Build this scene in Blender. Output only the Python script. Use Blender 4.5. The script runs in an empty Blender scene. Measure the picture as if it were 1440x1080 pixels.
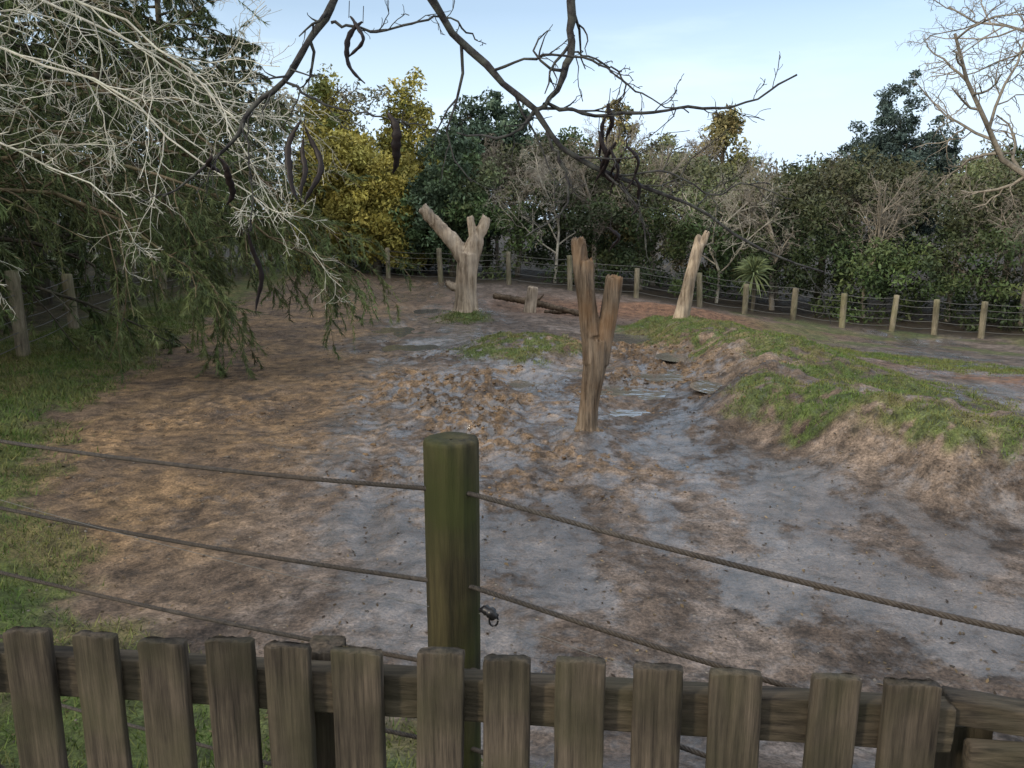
import bpy, math, numpy as np
from mathutils import Vector
rng=np.random.default_rng(7)
sc=bpy.context.scene
# ---------------------------------------------------------------- helpers
_tab=np.random.default_rng(3).random((256,256))
def vn(x,y,s=0):
    x=np.asarray(x,float)+s*17.31; y=np.asarray(y,float)+s*9.77
    xi=np.floor(x).astype(int); yi=np.floor(y).astype(int)
    fx=x-xi; fy=y-yi
    fx=fx*fx*(3-2*fx); fy=fy*fy*(3-2*fy)
    a=_tab[xi&255,yi&255]; b=_tab[(xi+1)&255,yi&255]
    c=_tab[xi&255,(yi+1)&255]; d=_tab[(xi+1)&255,(yi+1)&255]
    return (a*(1-fx)+b*fx)*(1-fy)+(c*(1-fx)+d*fx)*fy
def fbm(x,y,o=4,s=0):
    r=0;a=.5;t=0
    for i in range(o):
        r=r+a*vn(x*2**i*1.03+i*5.2,y*2**i*.98-i*3.1,s+i); t+=a; a*=.5
    return r/t
def ss(a,b,x):
    t=np.clip((x-a)/(b-a),0,1); return t*t*(3-2*t)
def norm(v): return v/(np.linalg.norm(v,axis=-1,keepdims=True)+1e-9)

def mk(name,V,faces,mats,col=None,smooth=False,parent=None,midx=None):
    V=np.asarray(V,float).reshape(-1,3)
    me=bpy.data.meshes.new(name)
    me.vertices.add(len(V)); me.vertices.foreach_set('co',V.astype(np.float32).ravel())
    li=[];ls=[];off=0
    for F in faces:
        F=np.asarray(F,np.int32)
        if len(F)==0: continue
        k=F.shape[1]; li.append(F.ravel()); ls.append(off+np.arange(len(F))*k); off+=F.size
    li=np.concatenate(li).astype(np.int32); ls=np.concatenate(ls).astype(np.int32)
    me.loops.add(len(li)); me.loops.foreach_set('vertex_index',li)
    me.polygons.add(len(ls)); me.polygons.foreach_set('loop_start',ls)
    if smooth: me.polygons.foreach_set('use_smooth',np.ones(len(ls),bool))
    if midx is not None: me.polygons.foreach_set('material_index',np.asarray(midx,np.int32))
    me.update(calc_edges=True)
    if col is not None:
        ca=me.color_attributes.new('Col','FLOAT_COLOR','POINT')
        c=np.asarray(col,np.float32)
        if c.shape[1]==3: c=np.hstack([c,np.ones((len(c),1),np.float32)])
        ca.data.foreach_set('color',c.ravel())
    for m in (mats if isinstance(mats,list) else [mats]): me.materials.append(m)
    ob=bpy.data.objects.new(name,me); sc.collection.objects.link(ob)
    if parent: ob.parent=parent
    return ob
def empty(name,loc=(0,0,0)):
    e=bpy.data.objects.new(name,None); e.location=loc; sc.collection.objects.link(e); return e

def tubes(P,R,sides=5):
    M,n,_=P.shape
    T=norm(np.gradient(P,axis=1))
    mt=norm(T.mean(axis=1))
    ref=np.where(np.abs(mt[:,2:3])>.8,np.array([[1.,.1,0]]),np.array([[.05,.1,1.]]))
    A=norm(np.cross(T,ref[:,None,:])); B=np.cross(T,A)
    an=np.arange(sides)*2*np.pi/sides
    V=P[:,:,None,:]+R[:,:,None,None]*(A[:,:,None,:]*np.cos(an)[None,None,:,None]+B[:,:,None,:]*np.sin(an)[None,None,:,None])
    idx=np.arange(M*n*sides).reshape(M,n,sides)
    a=idx[:,:-1,:]; b=np.roll(a,-1,axis=2); d=idx[:,1:,:]; c=np.roll(d,-1,axis=2)
    F=np.stack([a,b,c,d],-1).reshape(-1,4)
    return V.reshape(-1,3),F
def joinVF(lst):
    Vs=[];Fs=[];o=0
    for V,F in lst:
        Vs.append(V);Fs.append(F+o);o+=len(V)
    return np.vstack(Vs),np.vstack(Fs)
def resamp(pts,n):
    pts=np.asarray(pts,float); k=len(pts)
    t=np.linspace(0,k-1,n); i=np.clip(np.floor(t).astype(int),0,k-2); f=(t-i)[:,None]
    p=lambda j: pts[np.clip(j,0,k-1)]
    p0,p1,p2,p3=p(i-1),p(i),p(i+1),p(i+2)
    return .5*((2*p1)+(-p0+p2)*f+(2*p0-5*p1+4*p2-p3)*f**2+(-p0+3*p1-3*p2+p3)*f**3)
def children(P,R,k,lr,spread,smin=.2,bias=(0,0,0),wob=.25,n=6,rr=.6,flat=1.0,g=rng,tip=.3):
    M,m,_=P.shape
    L=np.linalg.norm(np.diff(P,axis=1),axis=2).sum(1)
    s=smin+(1-smin)*(np.arange(k)[None]+g.random((M,k)))/k*.98
    f=s*(m-1); i0=np.clip(f.astype(int),0,m-2); fr=(f-i0)
    mi=np.arange(M)[:,None]
    st=P[mi,i0]*(1-fr[...,None])+P[mi,i0+1]*fr[...,None]
    T=norm(P[mi,i0+1]-P[mi,i0])
    r=g.normal(size=(M,k,3)); r[...,2]*=flat
    r=norm(r-(r*T).sum(-1,keepdims=True)*T)
    sp=spread*(.6+.8*g.random((M,k,1)))
    d=norm(T*np.cos(sp)+r*np.sin(sp))
    ln=(L[:,None]*lr*(1-.55*s)*(.55+.75*g.random((M,k))))[...,None]
    pts=[st]; b=np.array(bias)
    for j in range(n-1):
        d=norm(d+wob*g.normal(size=d.shape)+b)
        pts.append(pts[-1]+d*ln/(n-1))
    Q=np.stack(pts,2).reshape(M*k,n,3)
    r0=(R[mi,i0]*rr)[...,None]*np.linspace(1,tip,n)[None,None]
    return Q,r0.reshape(M*k,n)

# ---------------------------------------------------------------- materials
def newmat(name):
    m=bpy.data.materials.new(name); m.use_nodes=True
    nt=m.node_tree; b=nt.nodes['Principled BSDF']
    return m,nt,b
def leafmat(name,rough=.6):
    m,nt,b=newmat(name)
    a=nt.nodes.new('ShaderNodeVertexColor'); a.layer_name='Col'
    nt.links.new(a.outputs['Color'],b.inputs['Base Color'])
    b.inputs['Roughness'].default_value=rough
    b.inputs['Specular IOR Level'].default_value=.25
    return m
def woodmat(name,c1,c2,c3,scale=(18,18,1.6),rough=.8,bump=.5,bd=.01,patch=2.5,patchamt=.5):
    m,nt,b=newmat(name); N=nt.nodes; L=nt.links
    tc=N.new('ShaderNodeTexCoord'); mp=N.new('ShaderNodeMapping'); mp.inputs['Scale'].default_value=scale
    oi=N.new('ShaderNodeObjectInfo'); av=N.new('ShaderNodeVectorMath'); av.operation='MULTIPLY_ADD'
    L.new(oi.outputs['Random'],av.inputs[0]); av.inputs[1].default_value=(7,5,3); L.new(tc.outputs['Object'],av.inputs[2])
    L.new(av.outputs[0],mp.inputs['Vector'])
    n1=N.new('ShaderNodeTexNoise'); n1.inputs['Scale'].default_value=1; n1.inputs['Detail'].default_value=9; n1.inputs['Roughness'].default_value=.7
    L.new(mp.outputs[0],n1.inputs['Vector'])
    cr=N.new('ShaderNodeValToRGB'); cr.color_ramp.elements[0].position=.34; cr.color_ramp.elements[0].color=(*c1,1)
    cr.color_ramp.elements[1].position=.66; cr.color_ramp.elements[1].color=(*c2,1)
    L.new(n1.outputs['Fac'],cr.inputs['Fac'])
    n2=N.new('ShaderNodeTexNoise'); n2.inputs['Scale'].default_value=patch; n2.inputs['Detail'].default_value=5
    L.new(av.outputs[0],n2.inputs['Vector'])
    r2=N.new('ShaderNodeMapRange'); r2.inputs['From Min'].default_value=.42; r2.inputs['From Max'].default_value=.65; r2.inputs['To Max'].default_value=patchamt
    L.new(n2.outputs['Fac'],r2.inputs['Value'])
    mx=N.new('ShaderNodeMix'); mx.data_type='RGBA'
    L.new(r2.outputs[0],mx.inputs[0]); L.new(cr.outputs[0],mx.inputs[6]); mx.inputs[7].default_value=(*c3,1)
    n3=N.new('ShaderNodeTexNoise'); n3.inputs['Scale'].default_value=patch*.7; n3.inputs['Detail'].default_value=6; L.new(av.outputs[0],n3.inputs['Vector'])
    r3=N.new('ShaderNodeMapRange'); r3.inputs['From Min'].default_value=.3; r3.inputs['From Max'].default_value=.6; r3.inputs['To Min'].default_value=.5; r3.inputs['To Max'].default_value=1.1; L.new(n3.outputs['Fac'],r3.inputs['Value'])
    vs=N.new('ShaderNodeVectorMath'); vs.operation='SCALE'; L.new(mx.outputs[2],vs.inputs[0]); L.new(r3.outputs[0],vs.inputs['Scale'])
    L.new(vs.outputs[0],b.inputs['Base Color'])
    b.inputs['Roughness'].default_value=rough; b.inputs['Specular IOR Level'].default_value=.25
    bp=N.new('ShaderNodeBump'); bp.inputs['Strength'].default_value=bump; bp.inputs['Distance'].default_value=bd
    L.new(n1.outputs['Fac'],bp.inputs['Height']); L.new(bp.outputs[0],b.inputs['Normal'])
    return m
M_leaf=leafmat('foliage')
M_needle=leafmat('needles')
M_grass=leafmat('grass_blades')
M_dry=leafmat('dry_debris',.75)
M_dead=woodmat('dead_wood',(.13,.095,.065),(.54,.45,.34),(.38,.33,.27),scale=(14,14,1.3),bump=.9,bd=.03)
M_dead2=woodmat('dead_wood_dark',(.035,.024,.016),(.26,.205,.15),(.19,.10,.04),scale=(22,22,1.7),bump=1,bd=.03)
M_log=woodmat('fallen_wood',(.03,.022,.016),(.17,.13,.09),(.10,.07,.045),scale=(6,12,12),bump=1,bd=.03)
M_post=woodmat('post_wood_algae',(.010,.010,.005),(.07,.060,.028),(.036,.044,.010),scale=(30,30,1.8),bump=.8,bd=.012,patch=4,patchamt=.8)
M_fpost=woodmat('far_post_wood',(.08,.072,.05),(.27,.24,.175),(.16,.16,.08),scale=(20,20,3),bump=.3)
M_picket=woodmat('picket_wood',(.015,.012,.010),(.118,.095,.070),(.052,.048,.027),scale=(75,75,3.5),bump=1,bd=.006,patch=7,patchamt=.7)
M_rail=woodmat('rail_wood',(.016,.013,.010),(.11,.088,.062),(.052,.048,.027),scale=(4,75,75),bump=.9,bd=.006,patch=6,patchamt=.6)
M_bark=woodmat('bark',(.03,.025,.02),(.12,.10,.075),(.09,.10,.06),scale=(14,14,4),bump=.6,bd=.02)
M_limb=woodmat('conifer_limb',(.09,.065,.04),(.24,.18,.105),(.13,.14,.065),scale=(14,14,14),bump=.4,bd=.02)
M_pale=woodmat('lichen_twigs',(.36,.35,.30),(.68,.66,.58),(.44,.47,.36),scale=(25,25,25),bump=.2,patch=3)
M_grey=woodmat('grey_twigs',(.16,.14,.115),(.34,.31,.26),(.22,.20,.155),scale=(15,15,15),bump=.2)
M_grey2=woodmat('pale_grey_twigs',(.26,.24,.20),(.48,.45,.39),(.32,.32,.25),scale=(15,15,15),bump=.2)
M_dark=woodmat('dark_twigs',(.012,.011,.014),(.05,.048,.05),(.11,.12,.10),scale=(90,90,90),bump=.8,bd=.004,patch=30,patchamt=.5)
M_pod=woodmat('pod_skin',(.006,.004,.005),(.018,.012,.012),(.010,.007,.007),scale=(60,60,60),rough=.5,bump=.4,bd=.003)
M_rope=woodmat('wire_rope',(.018,.016,.015),(.075,.066,.056),(.045,.032,.022),scale=(80,80,80),rough=.6,bump=.3,bd=.002)
M_wire,_nt,_b=newmat('thin_wire'); _b.inputs['Base Color'].default_value=(.12,.12,.115,1); _b.inputs['Metallic'].default_value=.3; _b.inputs['Roughness'].default_value=.6
M_black,_nt,_b=newmat('insulator_plastic'); _b.inputs['Base Color'].default_value=(.01,.01,.012,1); _b.inputs['Roughness'].default_value=.35

# ---------------------------------------------------------------- terrain
ridge=np.array([(3.8,18.8),(4.0,14.5),(4.0,12),(3.4,9.6),(4.3,7.6),(8.5,6.3)])
gA=np.array([(3.2,18.2),(4.2,15),(4.9,12.6),(5.1,10.8),(5.8,9.4),(7,8.6),(10,8.0)])
gB=np.array([(3.15,9.8),(3.5,8.6),(4.25,7.6),(5.6,6.95)])
gC=np.array([(3.4,18.6),(6,17.2),(8.5,14),(12,11.5)])
def dpoly(x,y,pl):
    d=np.full(np.shape(x),1e9)
    for (ax,ay),(bx,by) in zip(pl[:-1],pl[1:]):
        vx,vy=bx-ax,by-ay
        t=np.clip(((x-ax)*vx+(y-ay)*vy)/(vx*vx+vy*vy),0,1)
        d=np.minimum(d,np.hypot(x-ax-t*vx,y-ay-t*vy))
    return d
def grassX(y): return np.interp(y,[0,3,4.4,4.8,7,9.5,14.5,24.4,40],[2,.2,-2,-2.7,-4.2,-5.4,-6.4,-8.0,-9.4])
def trample(x,y):
    a=np.exp(-((x+.3+.08*(y-10))/1.6)**2-((y-11.2)/3.4)**2)
    b=np.exp(-((x-2.1)/1.6)**2-((y-14.2)/3.4)**2)
    c=.35*np.exp(-((x+3)/2.2)**2-((y-9)/3.)**2)
    n=ss(.35,.6,fbm(x*.9,y*.9,3,21))
    return np.clip((a*1.05+b+c)*(.25+1.0*n),0,1)
def ruts(x,y):
    r=0
    for off,ph in ((-1.6,0),(-.35,.3),(.55,1.1)):
        c=off-.085*(y-9)+.25*np.sin(y*.35+ph)
        r=r+np.exp(-((x-c)/.13)**2)-.5*np.exp(-((np.abs(x-c)-.24)/.09)**2)
    return r*ss(5,7,y)*ss(26,18,y)
PUD=[(1.8,11.6,.95,.6),(2.6,12.5,.85,.45),(1.2,13.4,.6,.4),(2.9,17.0,1.3,.7),(.2,12.4,.5,.4),(-1.6,15.5,.8,.6),(-2.4,17.8,.9,.8),(-2.2,21.5,1.1,.8),(1.55,10.4,.5,.3),(3.1,14.2,.5,.5),(2.9,11.2,.35,.45)]
def H(x,y):
    x=np.asarray(x,float); y=np.asarray(y,float)
    z=-1.3*ss(-1,15,x)*ss(10,24,y)
    d=dpoly(x+.5*(fbm(x*.9,y*.9,3,5)-.5),y+.5*(fbm(x*.9,y*.9,3,15)-.5),ridge)
    side=ss(-1.2,1.2,x-np.interp(y,[6,7.4,9.6,12,14.5,19],[6,4.3,3.4,4.0,4.0,3.8]))
    wd=.80+1.0*side
    z=z+(.56+.5*(fbm(x*.8,y*.8,3,6)-.5))*np.exp(-(d/wd)**2)*(1-.4*ss(13,18,y))
    z=z+.16*(fbm(x*2.2,y*2.2,4,61)-.5)*np.exp(-(d/1.3)**2)*2
    z=z+.36*np.exp(-((x-.25)/1.15)**2-((y-15)/1.2)**2)
    z=z+.16*np.exp(-((x-.86)**2+(y-8.95)**2)/.16)+.16*np.exp(-((x+1.14)**2+(y-20.1)**2)/.5)
    z=z-.25*np.exp(-((x-1.0)/1.5)**2-((y-23)/1.2)**2)+.25*np.exp(-((x-4.5)/3)**2-((y-23.5)/.8)**2)
    z=z+.5*(1-ss(2.1,3.6,y))
    z=z+.14*(fbm(x*.35,y*.35,3,1)-.5)+.085*(fbm(x*1.6,y*1.6,3,2)-.5)
    t=trample(x,y)
    r=1-np.abs(2*fbm(x*3.3,y*3.3,3,8)-1)*2.2
    pud=0
    for (cx,cy,rx,ry) in PUD: pud=np.maximum(pud,np.exp(-(((x-cx)/rx)**2+((y-cy)/ry)**2)**1.5))
    z=z+t*(1-.75*pud)*(.07*(fbm(x*4.6,y*4.6,3,9)-.5)*2+.03*r+.045*(ss(.5,.60,fbm(x*8,y*8,3,19))-.3)+.035*(ss(.48,.58,fbm(x*13,y*13,2,29))-.4))
    z=z-.025*ruts(x,y)*(.4+fbm(x*3,y*1.2,2,71))
    z=z+.026*(fbm(x*7,y*7,3,12)-.5)*(1+1.5*t)
    z=z+.10*ss(0,1.2,grassX(y)-x)*ss(3,5,y)
    z=z-.07*pud
    return z
def h1(x,y): return float(H(np.array([x]),np.array([y]))[0])

nx=600
s=np.linspace(-1,1,nx); gx=10.5*s+240*s**9
gy=np.concatenate([[-60,-25,-10,-4,-1,.4],np.geomspace(1.2,7,150)[:-1],np.geomspace(7,22,440)[:-1],np.geomspace(22,500,180)])
X,Y=np.meshgrid(gx,gy); Z=H(X,Y)
x=X.ravel();y=Y.ravel();z=Z.ravel()
n_a=fbm(x*.6,y*.6,4,30); n_b=fbm(x*2.3,y*2.3,4,31); n_c=fbm(x*7,y*7,3,32); n_d=fbm(x*1.2,y*1.2,6,40)
tr=trample(x,y)
mud=np.array([.118,.090,.072]); mudl=np.array([.185,.150,.128]); orange=np.array([.225,.142,.068]); dark=np.array([.05,.036,.027])
litter=np.array([.04,.03,.018]); green=np.array([.06,.10,.018]); red=np.array([.20,.10,.052])
def lerp(a,b,t): return a*(1-t[:,None])+b*t[:,None]
C=lerp(np.tile(mud,(len(x),1)),mudl,ss(.35,.65,n_b))
lo=ss(-.8,-3.0,x+1.6*(n_a-.5)) * ss(3.5,6.5,y)*(1-ss(16,30,y)*.4)
C=lerp(C,orange,np.clip(lo*(.45+.6*ss(.3,.6,n_b)),0,1)*.85)
fine=fbm(x*8,y*8,3,19); fine2=fbm(x*13,y*13,2,29)
tt=np.clip(tr*1.5*ss(.47,.57,fine*.6+fine2*.4),0,1)
C=lerp(C,np.array([.23,.15,.08]),tt*.8)
C=lerp(C,np.array([.05,.034,.022]),np.clip(tr*1.6,0,1)*ss(.49,.41,fine*.6+fine2*.4)*.8)
dist=dpoly(x,y,ridge)
rz=ss(1.6,.5,dist)
C=lerp(C,np.array([.21,.155,.11]),rz*.7)
C=lerp(C,dark,ss(.44,.64,n_d)*.6*(1-.3*lo))
C=lerp(C,dark*1.2,ss(.46,.64,fbm(x*3.1,y*3.1,5,47))*.5)
C=lerp(C,red,np.exp(-((x-4.0)/4.5)**2-((y-23)/2.2)**2)*.9)
C=lerp(C,red,.8*ss(5.5,7,x)*ss(7,9,y)*ss(16,12,y)*ss(.4,.55,n_a))
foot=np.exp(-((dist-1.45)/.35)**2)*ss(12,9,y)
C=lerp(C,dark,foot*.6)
def masks(x,y):
    nb=fbm(x*2.3,y*2.3,4,31); na=fbm(x*.6,y*.6,4,30); nc=fbm(x*7,y*7,3,32)
    gl=ss(-.25,.35,grassX(y)-x+1.3*(nb-.5)+.6*(nc-.5))
    gm=ss(1.35,.8,np.hypot((x-.25)/1.05,(y-14.8)/1.15)+.9*(nb-.5))*ss(.28,.42,nc)
    gr=ss(1.55,.9,dpoly(x,y,gA)+1.5*(nb-.5))*ss(.32,.42,nc*.5+na*.5)
    gr2=ss(.60,.28,dpoly(x,y,gB)+.9*(nb-.5))*ss(.28,.40,nc)
    gr3=ss(1.3,.8,dpoly(x,y,gC)+1.6*(nb-.5))*ss(.36,.46,na*.5+nc*.5)*.9
    gs=ss(.9,.3,np.hypot(x+1.2,(y-19.4))+.5*(nb-.5))
    gf2=ss(.5,.56,na)*ss(18,20,y)*ss(6,8,x)*.8
    return gl,gm,gr,gr2,gr3,gs,gf2
ms=masks(x,y); G=np.clip(np.maximum.reduce(ms),0,1)
gcol=lerp(np.tile(green,(len(x),1)),np.array([.12,.11,.04]),ss(.4,.7,n_b))
C=C*(1-G[:,None]*.8)+gcol*G[:,None]*.8
fenceY=np.interp(x,[-60,-9.5,-7,-4.8,-2.6,-.1,4.2,6.2,9,14.5,40],[60,44,38,32,30.1,29.1,27.5,27,26.2,25,22])
out=np.maximum(ss(-.3,.8,y-fenceY+(n_b-.5)),ss(-9.2,-10.6,x+.8*(n_b-.5))*ss(40,38,y)*.8)
C=C*(1-out[:,None])+litter*out[:,None]
# standing-wet film: streaky, patchy, strongest down the track and across the hollow
wetb=1.5*np.exp(-((x+1.5+.10*(y-14))/1.6)**2)*ss(4.5,7,y)+.75*ss(-2.5,0,x)*ss(12,8,y)+1.3*np.exp(-((x-2)/1.7)**2-((y-12.5)/3.0)**2)+1.1*np.exp(-((x-9.5-.35*(y-17))/1.8)**2)
wn=ss(.38,.62,fbm(x*2.2+.5*n_c,y*1.3,6,51))
W=np.clip(wetb*(.22+1.0*wn),0,1)*(1-lo*.55)*(1-G)*(1-out)*(1-.8*tt)*(1-.7*rz)
W=np.maximum(W,np.clip(tr*1.2,0,1)*ss(.47,.40,fine*.6+fine2*.4)*(1-G)*.8)
C=C*(1-.2*W[:,None])
idx=np.arange(len(x)).reshape(X.shape)
F=np.stack([idx[:-1,:-1],idx[:-1,1:],idx[1:,1:],idx[1:,:-1]],-1).reshape(-1,4)
m,nt,b=newmat('muddy_ground'); N=nt.nodes;L=nt.links
a=N.new('ShaderNodeVertexColor'); a.layer_name='Col'
tc=N.new('ShaderNodeTexCoord')
def nz(sc_,det,ro=.6):
    q=N.new('ShaderNodeTexNoise'); q.inputs['Scale'].default_value=sc_; q.inputs['Detail'].default_value=det; q.inputs['Roughness'].default_value=ro
    L.new(tc.outputs['Object'],q.inputs['Vector']); return q
na=nz(6,9,.72); nb=nz(45,5,.7); nc=nz(7,10,.75)
def mrange(src,a0,a1,b0,b1):
    q=N.new('ShaderNodeMapRange'); q.inputs['From Min'].default_value=a0; q.inputs['From Max'].default_value=a1; q.inputs['To Min'].default_value=b0; q.inputs['To Max'].default_value=b1
    L.new(src,q.inputs['Value']); return q
mr=mrange(na.outputs['Fac'],.36,.64,.35,1.5); mr2=mrange(nb.outputs['Fac'],.34,.66,.45,1.55)
mu=N.new('ShaderNodeMath'); mu.operation='MULTIPLY'; L.new(mr.outputs[0],mu.inputs[0]); L.new(mr2.outputs[0],mu.inputs[1])
vm=N.new('ShaderNodeVectorMath'); vm.operation='SCALE'; L.new(a.outputs['Color'],vm.inputs[0]); L.new(mu.outputs[0],vm.inputs['Scale'])
L.new(vm.outputs[0],b.inputs['Base Color'])
ad=mrange(nc.outputs['Fac'],.38,.60,.50,-.25)
ad2=N.new('ShaderNodeMath'); ad2.operation='SUBTRACT'; L.new(a.outputs['Alpha'],ad2.inputs[0]); L.new(ad.outputs[0],ad2.inputs[1])
wet=mrange(ad2.outputs[0],.1,.8,0,1)
rr=mrange(wet.outputs[0],0,1,.85,.5); L.new(rr.outputs[0],b.inputs['Roughness'])
b.inputs['Specular IOR Level'].default_value=.35
L.new(wet.outputs[0],b.inputs['Coat Weight']); b.inputs['Coat Roughness'].default_value=.09; b.inputs['Coat IOR'].default_value=1.9
hh=N.new('ShaderNodeMath'); hh.operation='MULTIPLY_ADD'; L.new(nb.outputs['Fac'],hh.inputs[0]); hh.inputs[1].default_value=.35; L.new(na.outputs['Fac'],hh.inputs[2])
bp=N.new('ShaderNodeBump'); bp.inputs['Strength'].default_value=.8; bp.inputs['Distance'].default_value=.06
L.new(hh.outputs[0],bp.inputs['Height']); L.new(bp.outputs[0],b.inputs['Normal'])
bp2=N.new('ShaderNodeBump'); bp2.inputs['Strength'].default_value=.40; bp2.inputs['Distance'].default_value=.045
L.new(hh.outputs[0],bp2.inputs['Height']); L.new(bp2.outputs[0],b.inputs['Coat Normal'])
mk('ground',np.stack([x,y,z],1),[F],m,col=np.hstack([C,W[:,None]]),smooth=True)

# puddles
mw,nt,b=newmat('puddle_water'); b.inputs['Base Color'].default_value=(.12,.11,.10,1); b.inputs['Roughness'].default_value=.04; b.inputs['IOR'].default_value=3.0
q=nt.nodes.new('ShaderNodeTexNoise'); q.inputs['Scale'].default_value=5; q.inputs['Detail'].default_value=2; bb=nt.nodes.new('ShaderNodeBump'); bb.inputs['Strength'].default_value=.22; bb.inputs['Distance'].default_value=.03
nt.links.new(q.outputs['Fac'],bb.inputs['Height']); nt.links.new(bb.outputs[0],b.inputs['Normal'])
for (cx,cy,rx,ry) in PUD:
    th=np.linspace(0,2*np.pi,48,endpoint=False)
    g1,g2=np.meshgrid(np.linspace(-1,1,40),np.linspace(-1,1,40)); k=(g1**2+g2**2)<.8
    zz=np.percentile(H(cx+g1[k]*rx,cy+g2[k]*ry),50)
    V=np.vstack([[0,0,0],np.stack([1.15*rx*np.cos(th),1.15*ry*np.sin(th),0*th],1)])
    i=np.arange(48); ob=mk('puddle',V,[np.stack([0*i,1+i,1+(i+1)%48],1)],mw); ob.location=(cx,cy,zz)

# ---------------------------------------------------------------- grass blades, litter, clods
def blades(px,py,hmin,hmax,w,c1,c2,g=rng):
    n=len(px); pz=H(px,py)-.004
    B=np.stack([px,py,pz],1); a=g.random(n)*6.283; hgt=hmin+(hmax-hmin)*g.random(n)
    side=np.stack([np.cos(a),np.sin(a),0*a],1)*w
    tip=B+np.stack([g.normal(size=n)*.6,g.normal(size=n)*.6,np.ones(n)],1)*hgt[:,None]
    V=np.stack([B-side,B+side,tip],1).reshape(-1,3); F=np.arange(3*n).reshape(-1,3)
    cl=fbm(px*3,py*3,3,55)[:,None]
    t=np.clip(g.random((n,1))*.6+(cl-.4)*1.5,0,1); c=(np.array(c1)*(1-t)+np.array(c2)*t)*(.5+.7*g.random((n,1)))
    return V,F,np.repeat(c,3,axis=0)
def samp(n,x0,x1,y0,y1,fn):
    px=x0+(x1-x0)*rng.random(n); py=y0+(y1-y0)*rng.random(n); k=fn(px,py)>rng.random(n); return px[k],py[k]
parts=[]
ga=(.06,.115,.018); gb_=(.16,.155,.055)
px,py=samp(80000,-7,1.5,1.9,9,lambda a,b_:masks(a,b_)[0]); parts.append(blades(px,py,.02,.075,.004,ga,gb_))
px,py=samp(60000,-9.5,-3.5,8,24,lambda a,b_:masks(a,b_)[0]); parts.append(blades(px,py,.03,.10,.008,ga,gb_))
px,py=samp(22000,-1.3,1.8,13,16.8,lambda a,b_:masks(a,b_)[1]*.9); parts.append(blades(px,py,.015,.05,.007,(.085,.14,.028),(.18,.17,.06)))
px,py=samp(160000,2.5,11,6,19.5,lambda a,b_:np.maximum.reduce(masks(a,b_)[2:5])); parts.append(blades(px,py,.015,.055,.006,(.085,.15,.028),(.17,.165,.055)))
px,py=samp(1500,-2,-.4,18.6,20.3,lambda a,b_:masks(a,b_)[5]); parts.append(blades(px,py,.03,.07,.012,ga,gb_))
V=np.vstack([p[0] for p in parts]); o=0;Fs=[]
for p in parts: Fs.append(p[1]+o); o+=len(p[0])
mk('grass',V,[np.vstack(Fs)],M_grass,col=np.vstack([p[2] for p in parts]))
n=12000
px=-8+16*rng.random(n); py=3.5+20*rng.random(n)**1.2; pz=H(px,py)+.006
a=rng.random(n)*6.283; sz=(.006+.018*rng.random(n)**2)
U=np.stack([np.cos(a),np.sin(a),rng.normal(size=n)*.3],1)*sz[:,None]; Wd=np.stack([-np.sin(a),np.cos(a),rng.normal(size=n)*.4],1)*sz[:,None]*.45
P0=np.stack([px,py,pz],1)
V=np.stack([P0-U,P0-Wd,P0+U,P0+Wd],1).reshape(-1,3)
t=rng.random((n,1)); c=np.array([.025,.016,.010])*(1-t)+np.array([.22,.16,.085])*t**2
mk('leaf_litter',V,[np.arange(4*n).reshape(-1,4)],M_dry,col=np.repeat(c,4,axis=0))
ico=np.array([(0,0,1),(.89,0,.45),(.28,.85,.45),(-.72,.53,.45),(-.72,-.53,.45),(.28,-.85,.45),(.72,.53,-.45),(-.28,.85,-.45),(-.89,0,-.45),(-.28,-.85,-.45),(.72,-.53,-.45),(0,0,-1)])
icf=np.array([(0,1,2),(0,2,3),(0,3,4),(0,4,5),(0,5,1),(1,6,2),(2,7,3),(3,8,4),(4,9,5),(5,10,1),(6,7,2),(7,8,3),(8,9,4),(9,10,5),(10,6,1),(11,7,6),(11,8,7),(11,9,8),(11,10,9),(11,6,10)])
def clods(px,py,smin,smax,cols,mat,name):
    n=len(px); sz=smin+(smax-smin)*rng.random(n)**3
    S=ico[None]*(sz[:,None,None])*(.5+.9*rng.random((n,12,1)))*np.array([1.2,1.2,.5])
    an=rng.random(n)*6.28; ca,sa=np.cos(an)[:,None],np.sin(an)[:,None]
    S=np.stack([S[...,0]*ca-S[...,1]*sa,(S[...,0]*sa+S[...,1]*ca),S[...,2]],-1)
    V=S+np.stack([px,py,H(px,py)-sz*.15],1)[:,None]
    F=(icf[None]+12*np.arange(n)[:,None,None]).reshape(-1,3)
    t=rng.random((n,1)); c=np.array(cols[0])*(1-t)+np.array(cols[1])*t
    mk(name,V.reshape(-1,3),[F],mat,col=np.repeat(c,12,axis=0),smooth=False)
px,py=samp(50000,-5,5,7,18,lambda a,b_:trample(a,b_)**1.4*ss(.47,.60,fbm(a*8,b_*8,3,19))*.7)
clods(px,py,.005,.034,[(.06,.04,.025),(.20,.132,.072)],M_dry,'mud_clods')
px,py=samp(12000,-5,7,3.5,16,lambda a,b_:.7+0*a)
clods(px,py,.003,.014,[(.04,.036,.032),(.20,.178,.15)],M_dry,'pebbles')

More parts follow.
